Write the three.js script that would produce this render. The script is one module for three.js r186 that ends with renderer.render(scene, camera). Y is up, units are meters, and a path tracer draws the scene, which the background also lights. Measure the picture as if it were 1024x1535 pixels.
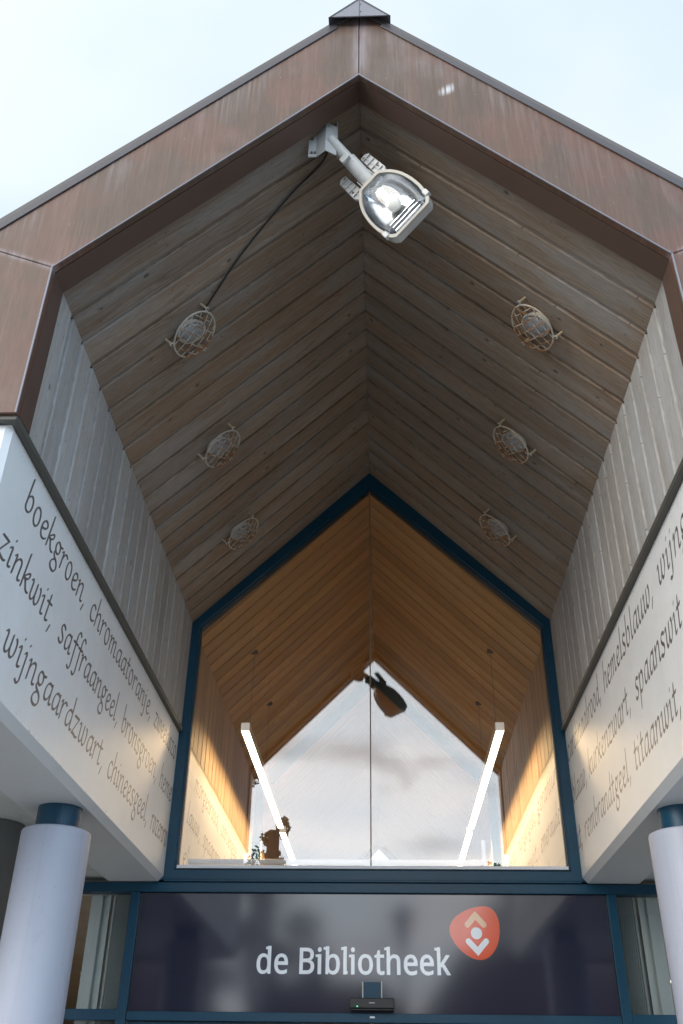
import * as THREE from 'three';
import { mergeGeometries } from 'three/addons/utils/BufferGeometryUtils.js';
import { RoundedBoxGeometry } from 'three/addons/geometries/RoundedBoxGeometry.js';
import { RectAreaLightUniformsLib } from 'three/addons/lights/RectAreaLightUniformsLib.js';

// ---------------------------------------------------------------- random numbers and tiling noise
function rng(seed) { let s = seed | 0; return () => { s = (s + 0x6d2b79f5) | 0; let t = Math.imul(s ^ (s >>> 15), 1 | s); t = (t + Math.imul(t ^ (t >>> 7), 61 | t)) ^ t; return ((t ^ (t >>> 14)) >>> 0) / 4294967296; }; }
const hash = (x, y, k) => { let h = Math.imul(x, 374761393) ^ Math.imul(y, 668265263) ^ Math.imul(k, 2147483647 ^ 0x5bd1e995); h = Math.imul(h ^ (h >>> 13), 1274126177); return ((h ^ (h >>> 16)) >>> 0) / 4294967296; };
const mod = (a, n) => ((a % n) + n) % n;
function noise(x, y, px, py, k = 0) {
  const xi = Math.floor(x), yi = Math.floor(y), fx = x - xi, fy = y - yi, u = fx * fx * (3 - 2 * fx), v = fy * fy * (3 - 2 * fy);
  const a = hash(mod(xi, px), mod(yi, py), k), b = hash(mod(xi + 1, px), mod(yi, py), k), c = hash(mod(xi, px), mod(yi + 1, py), k), d = hash(mod(xi + 1, px), mod(yi + 1, py), k);
  return a + (b - a) * u + (c - a) * v + (a - b - c + d) * u * v;
}
function fbm(x, y, px, py, oct, k = 0) { let s = 0, a = 0.5, t = 0; for (let i = 0; i < oct; i++) { s += a * noise(x, y, px, py, k + i * 17); t += a; a *= 0.5; x *= 2; y *= 2; px *= 2; py *= 2; } return s / t; }
const clamp = (x, a = 0, b = 1) => Math.min(b, Math.max(a, x)), lerp = (a, b, t) => a + (b - a) * t, smooth = (a, b, x) => { const t = clamp((x - a) / (b - a)); return t * t * (3 - 2 * t); };
const toS = (c) => 255 * (c <= 0.0031308 ? 12.92 * c : 1.055 * Math.pow(c, 1 / 2.4) - 0.055);

// ---------------------------------------------------------------- camera, sky, sun, exposure
const scene = new THREE.Scene();
const camera = new THREE.PerspectiveCamera(56.973, 1024 / 1535, 0.05, 600);
{
  const yaw = -0.0478, pitch = 0.56747, roll = 0.0149;
  const fw = new THREE.Vector3(Math.sin(yaw) * Math.cos(pitch), Math.sin(pitch), -Math.cos(yaw) * Math.cos(pitch));
  const r = new THREE.Vector3(Math.cos(yaw), 0, Math.sin(yaw)), u = new THREE.Vector3().crossVectors(r, fw);
  camera.position.set(0.0705, 1.65, 5.6005);
  camera.up.copy(u.clone().multiplyScalar(Math.cos(roll)).addScaledVector(r, -Math.sin(roll)));
  camera.lookAt(camera.position.clone().add(fw));
}
const renderer = new THREE.WebGLRenderer({ antialias: true });
renderer.toneMapping = THREE.LinearToneMapping;
renderer.toneMappingExposure = 1.2;
renderer.shadowMap.enabled = true;
RectAreaLightUniformsLib.init();

const SUN = new THREE.Vector3(-0.60, 0.34, 0.72).normalize();
{
  const w = 1024, h = 512, data = new Float32Array(w * h * 4);
  for (let j = 0; j < h; j++) for (let i = 0; i < w; i++) {
    const el = ((j + 0.5) / h - 0.5) * Math.PI, az = ((i + 0.5) / w - 0.5) * 2 * Math.PI, y = Math.sin(el), x = Math.cos(el) * Math.cos(az), z = Math.cos(el) * Math.sin(az);
    const up = Math.max(0, y), k = Math.pow(1 - up, 1.6), glow = Math.pow(Math.max(0, x * SUN.x + y * SUN.y + z * SUN.z), 3);
    let r = lerp(0.62, 0.92, k), g = lerp(0.74, 0.95, k), b = lerp(0.84, 0.98, k);
    r += 0.6 * glow; g += 0.54 * glow; b += 0.44 * glow;
    // a veil of high cloud with darker banks, thicker on the side of the low sun
    const q = 1 / (up + 0.16), cx = x * q * 2.6 + 40, cz = z * q * 2.6 + 40, sunny = smooth(-0.5, 0.75, z * 0.85 - x * 0.35);
    const veil = fbm(cx * 0.8 + 5.3, cz * 1.1 + 2.2, 512, 512, 6, 5), bank = fbm(cx * 1.5 + 21.52, cz * 2.0 + 69.84, 512, 512, 6, 71), clearing = smooth(0.05, 0.7, x) * smooth(-0.35, 0.3, z), low = Math.exp(-((el / 0.42) ** 2)) * smooth(0.05, 0.95, z * 0.93 - x * 0.36);
    const cover = smooth(0.36, 0.60, veil) * lerp(0.15, 1, sunny) * (1 - 0.7 * clearing), dark = smooth(0.47, 0.66, bank) * sunny * 0.5;
    const lum = (1.1 + 0.6 * sunny + 0.7 * glow + 1.5 * low + 0.5 * (veil - 0.5)) * (1 - dark), lift = 1 + 0.5 * sunny + 0.55 * clearing; r *= 1 - 0.36 * clearing; g *= 1 - 0.10 * clearing; b *= 1 + 0.18 * clearing;
    r += 0.80 * low; g += 0.98 * low; b += 1.18 * low;
    r = lerp(r * lift, lum * 1.01, cover); g = lerp(g * lift, lum, cover); b = lerp(b * lift, lum * 1.01 + 0.05 * dark, cover);
    if (y < 0) { const t = smooth(0, -0.15, y); r = lerp(r, 0.28, t); g = lerp(g, 0.27, t); b = lerp(b, 0.26, t); }
    const o = (j * w + i) * 4; data[o] = r; data[o + 1] = g; data[o + 2] = b; data[o + 3] = 1;
  }
  const t = new THREE.DataTexture(data, w, h, THREE.RGBAFormat, THREE.FloatType);
  t.mapping = THREE.EquirectangularReflectionMapping; t.magFilter = THREE.LinearFilter; t.needsUpdate = true;
  scene.background = t; scene.environment = t; scene.backgroundIntensity = 1; scene.environmentIntensity = 1;
}
const sun = new THREE.DirectionalLight(new THREE.Color(1, 0.93, 0.82), 1.1);
sun.position.copy(SUN).multiplyScalar(30); sun.castShadow = true; sun.shadow.radius = 40; sun.shadow.mapSize.set(2048, 2048);
Object.assign(sun.shadow.camera, { left: -12, right: 12, top: 12, bottom: -12, near: 1, far: 80 });
sun.name = 'sun'; scene.add(sun, sun.target);

// ---------------------------------------------------------------- textures
function dataTex(w, h, f, srgb = true, sx = 1, sy = 1) {
  const d = new Uint8Array(w * h * 4);
  for (let j = 0; j < h; j++) for (let i = 0; i < w; i++) { const c = f((i + 0.5) / w, (j + 0.5) / h), o = (j * w + i) * 4; for (let k = 0; k < 3; k++) d[o + k] = clamp(srgb ? toS(c[k]) : c[k] * 255, 0, 255); d[o + 3] = 255; }
  const t = new THREE.DataTexture(d, w, h, THREE.RGBAFormat); t.wrapS = t.wrapT = THREE.RepeatWrapping; t.magFilter = THREE.LinearFilter; t.repeat.set(1 / sx, 1 / sy);
  if (srgb) t.colorSpace = THREE.SRGBColorSpace; t.needsUpdate = true; return t;
}
// wood: 2.4 m along by 0.6 m across, four board widths
const WL = 2.4, WW = 0.6, knots = [];
{ const r = rng(11); for (let b = 0; b < 4; b++) for (let n = 0; n < 3; n++) knots.push([r() * WL, (b + 0.25 + 0.5 * r()) * 0.15, 0.003 + 0.009 * r() * r()]); }
function woodAt(u, v) {
  const x = u * WL, y = v * WW; let dy = 0, knot = 0;
  for (const [kx, ky, kr] of knots) {
    let ex = x - kx; if (ex > WL / 2) ex -= WL; if (ex < -WL / 2) ex += WL; const ey = y - ky;
    const d = Math.exp(-(ex * ex) / (2 * (kr * 5) ** 2) - (ey * ey) / (2 * (kr * 2.2) ** 2)); dy += d * kr * 1.4 * Math.sign(ey || 1) * Math.min(1, Math.abs(ey) / kr);
    knot = Math.max(knot, smooth(kr * 1.25, kr * 0.6, Math.hypot(ex * 0.6, ey)));
  }
  const yy = y - dy, warp = (fbm(x / WL * 5, yy / WW * 10, 5, 10, 3, 3) - 0.5) * 0.05;
  const band = fbm(x / WL * 2, (yy + warp) / WW * 24, 2, 24, 2, 21), ring = 0.5 + 0.5 * Math.sin((yy + warp * 1.3) * 2 * Math.PI / WW * 46 + band * 9);
  const fine = noise(x / WL * 30, yy / WW * 220, 30, 220, 8), fibre = noise(x / WL * 90, yy / WW * 400, 90, 400, 9), blotch = fbm(x / WL * 6, y / WW * 6, 6, 6, 4, 33);
  const nx = mod(x + 0.11 * Math.floor(y / 0.15), 0.6) - 0.3, nb = mod(y, 0.15), nail = smooth(0.0042, 0.0026, Math.min(Math.hypot(nx, nb - 0.055), Math.hypot(nx + 0.006, nb - 0.122)));
  return { nail, ring, fine, fibre, blotch, band, knot, streak: fbm(x / WL * 3, yy / WW * 40, 3, 40, 3, 51) };
}
const woodCache = new Map(), TW = 1024, TH = 512;
const wood = (u, v) => { const k = Math.floor(u * TW) + Math.floor(v * TH) * TW; if (!woodCache.has(k)) woodCache.set(k, woodAt(u, v)); return woodCache.get(k); };
const mix3 = (a, b, t) => a.map((x, i) => lerp(x, b[i], t));
const greyWoodMap = dataTex(TW, TH, (u, v) => {
  const w = wood(u, v); let c = mix3([0.325, 0.264, 0.208], [0.205, 0.148, 0.105], w.ring * 0.75 * w.band * 1.5);
  c = mix3(c, [0.28, 0.18, 0.115], smooth(0.45, 0.75, w.streak) * 0.5); c = mix3(c, [0.33, 0.32, 0.305], smooth(0.45, 0.7, w.blotch) * 0.55);
  c = mix3(c, [0.085, 0.06, 0.045], w.knot * 0.8); c = mix3(c, [0.05, 0.04, 0.035], w.nail * 0.8); const m = 0.76 + 0.30 * w.fine * w.fibre + 0.16 * w.fibre - 0.28 * smooth(0.84, 0.97, w.fine) * w.fibre; return c.map((x) => x * m);
}, true, WL, WW);
const warmWoodMap = dataTex(TW, TH, (u, v) => {
  const w = wood(u, v); let c = mix3([0.52, 0.365, 0.19], [0.36, 0.225, 0.10], w.ring * 0.7 * w.band * 1.4);
  c = mix3(c, [0.40, 0.21, 0.085], smooth(0.48, 0.8, w.streak) * 0.5); c = mix3(c, [0.18, 0.08, 0.03], w.knot * 0.6);
  const m = 0.84 + 0.2 * w.fine * w.fibre + 0.1 * w.fibre; return c.map((x) => x * m);
}, true, WL, WW);
const bleachedWoodMap = dataTex(TW, TH, (u, v) => {
  const w = wood(u, v); let c = mix3([0.40, 0.39, 0.375], [0.30, 0.28, 0.26], w.ring * 0.5 * w.band * 1.4);
  c = mix3(c, [0.36, 0.30, 0.25], smooth(0.5, 0.8, w.streak) * 0.4); c = mix3(c, [0.45, 0.45, 0.45], smooth(0.42, 0.75, w.blotch) * 0.55);
  c = mix3(c, [0.12, 0.10, 0.085], w.knot * 0.75); c = mix3(c, [0.07, 0.06, 0.05], w.nail * 0.7); const m = 0.78 + 0.26 * w.fine * w.fibre + 0.16 * w.fibre - 0.25 * smooth(0.82, 0.97, w.fine) * w.fibre; return c.map((x) => x * m);
}, true, WL, WW);
const woodBump = dataTex(TW, TH, (u, v) => { const w = wood(u, v), b = 0.5 + 0.3 * (w.ring - 0.5) * w.band + 0.35 * (w.fine - 0.5) - 0.25 * w.knot; return [b, b, b]; }, false, WL, WW);
woodCache.clear();
// aged copper sheet, 3.2 m wide by 2.7 m high; pale run-off streaks hang from the upper edge
const copperMap = dataTex(1024, 1024, (u, v) => {
  const x = u * 3.2 - 1.6, y = v * 2.7 + 3.5, top = 6.0 - Math.abs(x) * 1.0107, down = Math.max(0, top - y);
  const s1 = fbm(u * 300, v * 6, 300, 6, 3, 2), s2 = fbm(u * 70, v * 3, 70, 3, 3, 13), b = fbm(u * 12, v * 10, 12, 10, 5, 7), sp = noise(u * 500, v * 420, 500, 420, 4), fine = noise(u * 700, v * 50, 700, 50, 6);
  let c = mix3([0.112, 0.054, 0.036], [0.084, 0.052, 0.034], smooth(0.35, 0.62, b)); c = mix3(c, [0.148, 0.073, 0.050], smooth(0.4, 0.85, s2) * 0.35);
  const reach = 0.10 + 0.42 * fbm(u * 46, 0.5, 46, 4, 3, 41);
  const run = smooth(0.25, 0.75, s1) * smooth(reach, reach * 0.2, down) * (0.06 + 0.24 * smooth(0.4, 0.65, b)) + smooth(0.55, 0.85, s1) * 0.08 + smooth(0.52, 0.74, fbm(u * 9 + 3, v * 8, 9, 8, 5, 27)) * 0.16;
  c = mix3(c, [0.25, 0.215, 0.215], clamp(run)); c = mix3(c, [0.45, 0.42, 0.43], smooth(0.975, 0.995, sp) * 0.5);
  const seam = Math.max(Math.exp(-(((x - 0.004) / 0.03) ** 2)) * smooth(5.4, 5.6, y), Math.exp(-(((y - 4.337 - (Math.abs(x) - 1.154) * 0.42) / 0.016) ** 2)) * (Math.abs(x) > 1.14 ? 1 : 0));
  c = mix3(c, [0.28, 0.24, 0.25], seam * smooth(0.25, 0.7, s1 * 0.6 + b * 0.5) * 0.7);
  const bird = smooth(0.045, 0.005, Math.hypot((x - 0.385) * 0.9 - (y - 5.38) * 0.5, (y - 5.38) * 0.75) + 0.03 * (b - 0.5)); c = mix3(c, [0.5, 0.5, 0.52], bird * smooth(0.4, 0.6, s1));
  const m = 0.86 + 0.26 * fine * (0.5 + s1); return c.map((q) => q * m);
}, true, 1, 1);
const mottle = dataTex(512, 512, (u, v) => { const m = 0.86 + 0.2 * fbm(u * 5, v * 5, 5, 5, 5, 3) - 0.10 * smooth(0.62, 0.8, fbm(u * 14, v * 14, 14, 14, 4, 8)); return [m, m, m * 0.99]; }, true, 1.1, 1.1);
const faint = dataTex(512, 512, (u, v) => { const m = 0.95 + 0.06 * fbm(u * 4, v * 4, 4, 4, 6, 3) - 0.05 * smooth(0.72, 0.86, fbm(u * 22, v * 22, 22, 22, 3, 8)); return [m, m, m]; }, true, 1.6, 1.6);
const grainBump = dataTex(256, 256, (u, v) => { const m = 0.5 * noise(u * 90, v * 90, 90, 90, 3) + 0.5 * noise(u * 30, v * 30, 30, 30, 5); return [m, m, m]; }, false, 0.25, 0.25);
const rustMap = dataTex(256, 256, (u, v) => { const n = fbm(u * 9, v * 9, 9, 9, 4, 6), t = smooth(0.46, 0.56, n); return mix3(mix3([0.55, 0.51, 0.44], [0.45, 0.42, 0.37], fbm(u * 4, v * 4, 4, 4, 3, 1)), mix3([0.36, 0.15, 0.035], [0.18, 0.06, 0.02], smooth(0.6, 0.75, n)), t); }, true, 0.3, 0.3);
const columnMap = dataTex(512, 1024, (u, v) => { const run = smooth(0.62, 0.85, fbm(u * 60, v * 3, 60, 3, 3, 9)), dot = smooth(0.965, 0.985, noise(u * 90, v * 260, 90, 260, 2)), cloud = fbm(u * 6, v * 14, 6, 14, 5, 4), scuff = smooth(0.70, 0.78, fbm(u * 22, v * 60, 22, 60, 4, 12)); const m = 0.93 + 0.09 * cloud - 0.05 * run; return mix3([m, m, m], [0.45, 0.43, 0.40], clamp(dot * 0.4 + scuff * 0.07)); });
const rustierMap = dataTex(256, 256, (u, v) => { const n = fbm(u * 9, v * 9, 9, 9, 4, 6), t = smooth(0.36, 0.50, n); return mix3([0.56, 0.51, 0.43], mix3([0.42, 0.19, 0.05], [0.20, 0.07, 0.02], smooth(0.55, 0.7, n)), t); }, true, 0.3, 0.3);
const pavingMap = dataTex(512, 512, (u, v) => { const n = fbm(u * 16, v * 16, 16, 16, 5, 2), c = 0.20 + 0.14 * n; return [c * 0.98, c, c * 1.0]; }, true, 4, 4);

const std = (o) => new THREE.MeshStandardMaterial(o), phys = (o) => new THREE.MeshPhysicalMaterial(o), C = (r, g, b) => new THREE.Color().setRGB(r, g, b);
const greyTints = [[1, 1, 1], [0.86, 0.84, 0.82], [0.96, 0.90, 0.84], [0.78, 0.77, 0.76], [0.88, 0.82, 0.76]].map((c) => std({ color: C(...c), map: greyWoodMap, bumpMap: woodBump, bumpScale: 0.0016, roughness: 0.72 }));
const bleachedTints = [[1, 1, 1], [0.88, 0.87, 0.86], [0.94, 0.92, 0.90], [0.82, 0.81, 0.80]].map((c) => std({ color: C(...c), map: bleachedWoodMap, bumpMap: woodBump, bumpScale: 0.0016, roughness: 0.7 }));
const warmTints = [[1, 1, 1], [0.84, 0.80, 0.76], [0.95, 0.88, 0.80], [0.74, 0.70, 0.66]].map((c) => std({ color: C(...c), map: warmWoodMap, bumpMap: woodBump, bumpScale: 0.0008, roughness: 0.6 }));
const M = {
  copper: std({ map: copperMap, roughness: 0.42, bumpMap: grainBump, bumpScale: 0.0004 }),
  darkReturn: std({ color: C(0.092, 0.055, 0.041), roughness: 0.5, map: mottle }),
  flashing: std({ color: C(0.060, 0.056, 0.064), roughness: 0.4, map: mottle }),
  cap: std({ color: C(0.20, 0.20, 0.235), roughness: 0.45, map: mottle, bumpMap: grainBump, bumpScale: 0.0005 }),
  roof: std({ color: C(0.10, 0.09, 0.09), roughness: 0.6, map: mottle }),
  trim: std({ color: C(0.085, 0.082, 0.072), roughness: 0.5, map: mottle }),
  white: std({ color: C(0.72, 0.73, 0.735), roughness: 0.45, map: faint, bumpMap: grainBump, bumpScale: 0.0003 }),
  soffit: std({ color: C(0.66, 0.665, 0.65), roughness: 0.6, map: mottle, bumpMap: grainBump, bumpScale: 0.0005 }),
  column: std({ color: C(0.385, 0.41, 0.49), roughness: 0.5, map: columnMap }),
  darkColumn: std({ color: C(0.13, 0.135, 0.135), roughness: 0.6, map: mottle }),
  blue: phys({ color: C(0.005, 0.052, 0.098), roughness: 0.36, specularIntensity: 0.7, map: mottle, bumpMap: grainBump, bumpScale: 0.0003 }),
  bead: std({ color: C(0.72, 0.74, 0.78), roughness: 0.4 }),
  gasket: std({ color: C(0.02, 0.02, 0.022), roughness: 0.6 }),
  seam: std({ color: C(0.24, 0.17, 0.11), roughness: 0.5 }),
  coated: phys({ color: 0xffffff, roughness: 0, transmission: 1, thickness: 0, ior: 2.02, side: THREE.DoubleSide }),
  clear: phys({ color: 0xffffff, roughness: 0, transmission: 1, thickness: 0, ior: 1.6, side: THREE.DoubleSide }),
  hallPlaster: std({ color: C(0.62, 0.56, 0.46), roughness: 0.8, map: mottle }),
  deck: std({ color: C(0.13, 0.12, 0.11), roughness: 0.9 }),
  carpet: std({ color: C(0.16, 0.13, 0.10), roughness: 0.95, map: mottle }),
  lampWhite: std({ color: C(0.70, 0.70, 0.68), roughness: 0.4 }),
  ceilingTile: std({ color: C(0.58, 0.54, 0.45), roughness: 0.85, map: mottle }),
  blind: std({ color: C(0.42, 0.48, 0.47), roughness: 0.75 }),
  guard: std({ map: rustMap, roughness: 0.6 }), rustyGuard: std({ map: rustierMap, roughness: 0.7 }),
  bulkheadBody: std({ color: C(0.52, 0.50, 0.45), roughness: 0.6, map: mottle }),
  frosted: phys({ color: C(0.40, 0.42, 0.44), roughness: 0.35, transmission: 0.25, thickness: 0, clearcoat: 0.4 }),
  lug: std({ color: C(0.55, 0.53, 0.50), roughness: 0.5 }), brass: std({ color: C(0.50, 0.41, 0.27), roughness: 0.5 }),
  galv: std({ color: C(0.50, 0.51, 0.51), roughness: 0.45, map: mottle }),
  floodBody: std({ color: C(0.60, 0.605, 0.60), roughness: 0.45, map: mottle }),
  floodRim: std({ color: C(0.50, 0.465, 0.41), roughness: 0.5, map: mottle }),
  mirror: std({ color: C(0.52, 0.545, 0.575), roughness: 0.16, metalness: 1 }),
  bulb: phys({ color: C(0.82, 0.80, 0.70), roughness: 0.25, clearcoat: 0.5 }),
  lens: phys({ color: 0xffffff, roughness: 0.02, transmission: 1, thickness: 0, ior: 1.5, side: THREE.DoubleSide }),
  black: std({ color: C(0.012, 0.012, 0.013), roughness: 0.4 }), cable: std({ color: C(0.012, 0.012, 0.014), roughness: 0.5 }),
  bolt: std({ color: C(0.16, 0.15, 0.14), roughness: 0.5, metalness: 0.6 }),
  brick: std({ color: C(0.30, 0.17, 0.12), roughness: 0.9, map: mottle }), tileRoof: std({ color: C(0.16, 0.10, 0.085), roughness: 0.8, map: mottle }),
  bark: std({ color: C(0.09, 0.075, 0.06), roughness: 0.95 }), leaf: std({ color: C(0.045, 0.075, 0.025), roughness: 0.8, side: THREE.DoubleSide }),
  paving: std({ map: pavingMap, roughness: 0.9 }), post: std({ color: C(0.03, 0.035, 0.035), roughness: 0.5 }),
};

// ---------------------------------------------------------------- helpers
const numbers = new Map();
function numbered(name) { const n = numbers.get(name) ?? 0; numbers.set(name, n + 1); return n ? name + '_' + String(n).padStart(3, '0') : name; }
function thing(name, label, category, pos = [0, 0, 0], group) { const g = new THREE.Group(); g.name = numbered(name); g.position.set(...pos); g.userData = { label, category }; if (group) g.userData.group = group; scene.add(g); return g; }
function part(name, geo, mat, parent, label) { const m = new THREE.Mesh(geo, mat); m.name = name; m.castShadow = m.receiveShadow = true; if (label) m.userData.label = label; parent.add(m); return m; }
const box = (x0, x1, y0, y1, z0, z1, r = 0) => { const w = x1 - x0, h = y1 - y0, d = z1 - z0; const g = r ? new RoundedBoxGeometry(w, h, d, 2, Math.min(r, w / 2.01, h / 2.01, d / 2.01)) : new THREE.BoxGeometry(w, h, d); return metreUV(g.translate((x0 + x1) / 2, (y0 + y1) / 2, (z0 + z1) / 2)); };
// uv in metres by the dominant axis of each face
function metreUV(g) {
  const q = g.index ? g.toNonIndexed() : g; q.computeVertexNormals !== undefined && !q.attributes.normal && q.computeVertexNormals();
  const p = q.attributes.position, n = q.attributes.normal, uv = new Float32Array(p.count * 2);
  for (let i = 0; i < p.count; i++) { const ax = Math.abs(n.getX(i)), ay = Math.abs(n.getY(i)), az = Math.abs(n.getZ(i)); if (ax >= ay && ax >= az) { uv[2 * i] = p.getZ(i); uv[2 * i + 1] = p.getY(i); } else if (ay >= az) { uv[2 * i] = p.getX(i); uv[2 * i + 1] = p.getZ(i); } else { uv[2 * i] = p.getX(i); uv[2 * i + 1] = p.getY(i); } }
  q.setAttribute('uv', new THREE.BufferAttribute(uv, 2)); return q;
}
// polygon in x, y (may have one hole) between two z planes
function prism(pts, z0, z1, hole, bevel = 0) {
  const s = new THREE.Shape(pts.map((p) => new THREE.Vector2(...p))); if (hole) s.holes.push(new THREE.Path(hole.map((p) => new THREE.Vector2(...p))));
  const g = new THREE.ExtrudeGeometry(s, { depth: z1 - z0 - 2 * bevel, bevelEnabled: bevel > 0, bevelSize: bevel, bevelOffset: -bevel, bevelThickness: bevel, bevelSegments: 1 }).translate(0, 0, z0 + bevel); return metreUV(g);
}
const tube = (pts, r, seg = 24, rad = 8, closed = false) => new THREE.TubeGeometry(new THREE.CatmullRomCurve3(pts.map((p) => new THREE.Vector3(...p)), closed), seg, r, rad, closed);
const rod = (a, b, r, r2 = r, rad = 12) => { const A = new THREE.Vector3(...a), B = new THREE.Vector3(...b), d = B.clone().sub(A), g = new THREE.CylinderGeometry(r2, r, d.length(), rad); g.applyQuaternion(new THREE.Quaternion().setFromUnitVectors(new THREE.Vector3(0, 1, 0), d.clone().normalize())); return g.translate((A.x + B.x) / 2, (A.y + B.y) / 2, (A.z + B.z) / 2); };
const V = (x, y, z) => new THREE.Vector3(x, y, z);

// ---------------------------------------------------------------- main measures of the porch
const W = 1.169, hE = 4.37, hR = 5.5515, PITCH = 0.15, D = 3.0, SL = Math.hypot(W, hR - hE), cs = W / SL, sn = (hR - hE) / SL, BX = 1.181, HB = 2.748, HT = 3.618, ZI = -3.6, ZE = -10.8;

// boards: profile across (v) and depth (t, 0 at the face), swept along s
const outProfile = [[0, -0.038], [0, -0.030], [0.004, -0.030], [0.0042, -0.0135], [0.025, -0.013], [0.0256, -0.003], [0.0282, 0], [0.1478, 0], [0.1494, -0.002], [0.1495, -0.038]];
const inProfile = [[0, -0.024], [0, -0.020], [0.011, -0.020], [0.0113, -0.002], [0.013, 0], [0.1478, 0], [0.1494, -0.002], [0.1495, -0.024]];
function boardGeo(profile, s0, s1, flip, uo, vo) {
  const pr = flip ? profile.map(([v, t]) => [PITCH - v, t]).reverse() : profile, n = pr.length, pos = [], uv = [];
  const at = (i, e) => { const [v, t] = pr[i]; return [e ? s1(t) : s0(t), t, v]; };
  const tri = (...ps) => { for (const p of ps) { pos.push(...p); uv.push(p[0] + uo, p[2] + vo); } };
  for (let i = 0; i < n; i++) { const j = (i + 1) % n, a = at(i, 0), b = at(j, 0), c = at(j, 1), d = at(i, 1); tri(a, c, b); tri(a, d, c); }
  const flat = THREE.ShapeUtils.triangulateShape(pr.map(([v, t]) => new THREE.Vector2(v, t)), []);
  for (const [a, b, c] of flat) { tri(at(a, 0), at(b, 0), at(c, 0)); tri(at(a, 1), at(c, 1), at(b, 1)); }
  const g = new THREE.BufferGeometry(); g.setAttribute('position', new THREE.Float32BufferAttribute(pos, 3)); g.setAttribute('uv', new THREE.Float32BufferAttribute(uv, 2)); g.computeVertexNormals(); return g;
}
const rb = rng(5);
function boardSet(profile, s0, s1, flip, count = 9) { return Array.from({ length: count }, () => boardGeo(profile, s0, s1, flip, rb() * WL, Math.floor(rb() * 4) * 0.15)); }
const ridgeCut = (t) => (W - 0.0006 - t * sn) / cs, zero = () => 0;
const basis = (dir, nrm, org) => new THREE.Matrix4().makeBasis(dir, nrm, new THREE.Vector3().crossVectors(dir, nrm)).setPosition(org);
// one row of boards on the left or right slope, or on the left or right wall, from z = front back to z = rear
function boards(parent, kind, side, front, rear, profile, mats, hLow) {
  const slope = kind === 'slope', L = side < 0, n = Math.round((front - rear) / PITCH), geos = slope ? boardSet(profile, zero, ridgeCut, !L) : boardSet(profile, zero, () => hE - hLow - 0.001, !L);
  const dir = slope ? V(-side * cs, sn, 0) : V(0, 1, 0), nrm = slope ? V(-side * sn, -cs, 0) : V(-side, 0, 0), list = [];
  for (let k = 0; k < n; k++) {
    const z = front - (front - rear) / n * k, m = new THREE.Mesh(geos[Math.floor(rb() * geos.length)], mats[Math.floor(rb() * mats.length)]);
    const jitter = (rb() - 0.5) * 0.0022;
    m.applyMatrix4(basis(dir, nrm, V(side * W + nrm.x * jitter, (slope ? hE : hLow) + nrm.y * jitter, L ? z : z - (front - rear) / n)));
    m.name = 'plank'; m.castShadow = m.receiveShadow = true; list.push(m);
  }
  for (const m of list) parent.add(m); return list;
}
function boardMass(parent, kind, side, front, rear, profile, mat, hLow) {
  const g = new THREE.Group(), list = boards(g, kind, side, front, rear, profile, [mat], hLow), geo = mergeGeometries(list.map((m) => { m.updateMatrix(); return m.geometry.clone().applyMatrix4(m.matrix); }));
  const m = part('far_planks', geo, mat, parent); m.userData.kind = 'stuff';
}

// ---------------------------------------------------------------- the ground
{ const g = new THREE.PlaneGeometry(300, 300); g.rotateX(-Math.PI / 2); const m = part('pavement', metreUV(g), M.paving, scene); m.userData = { kind: 'structure', label: 'grey paved square in front of the entrance' }; }

// ---------------------------------------------------------------- the library building
const lib = thing('library_building', 'library entrance with gabled timber porch, brown metal fascia and white lettered beams', 'building');

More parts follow.
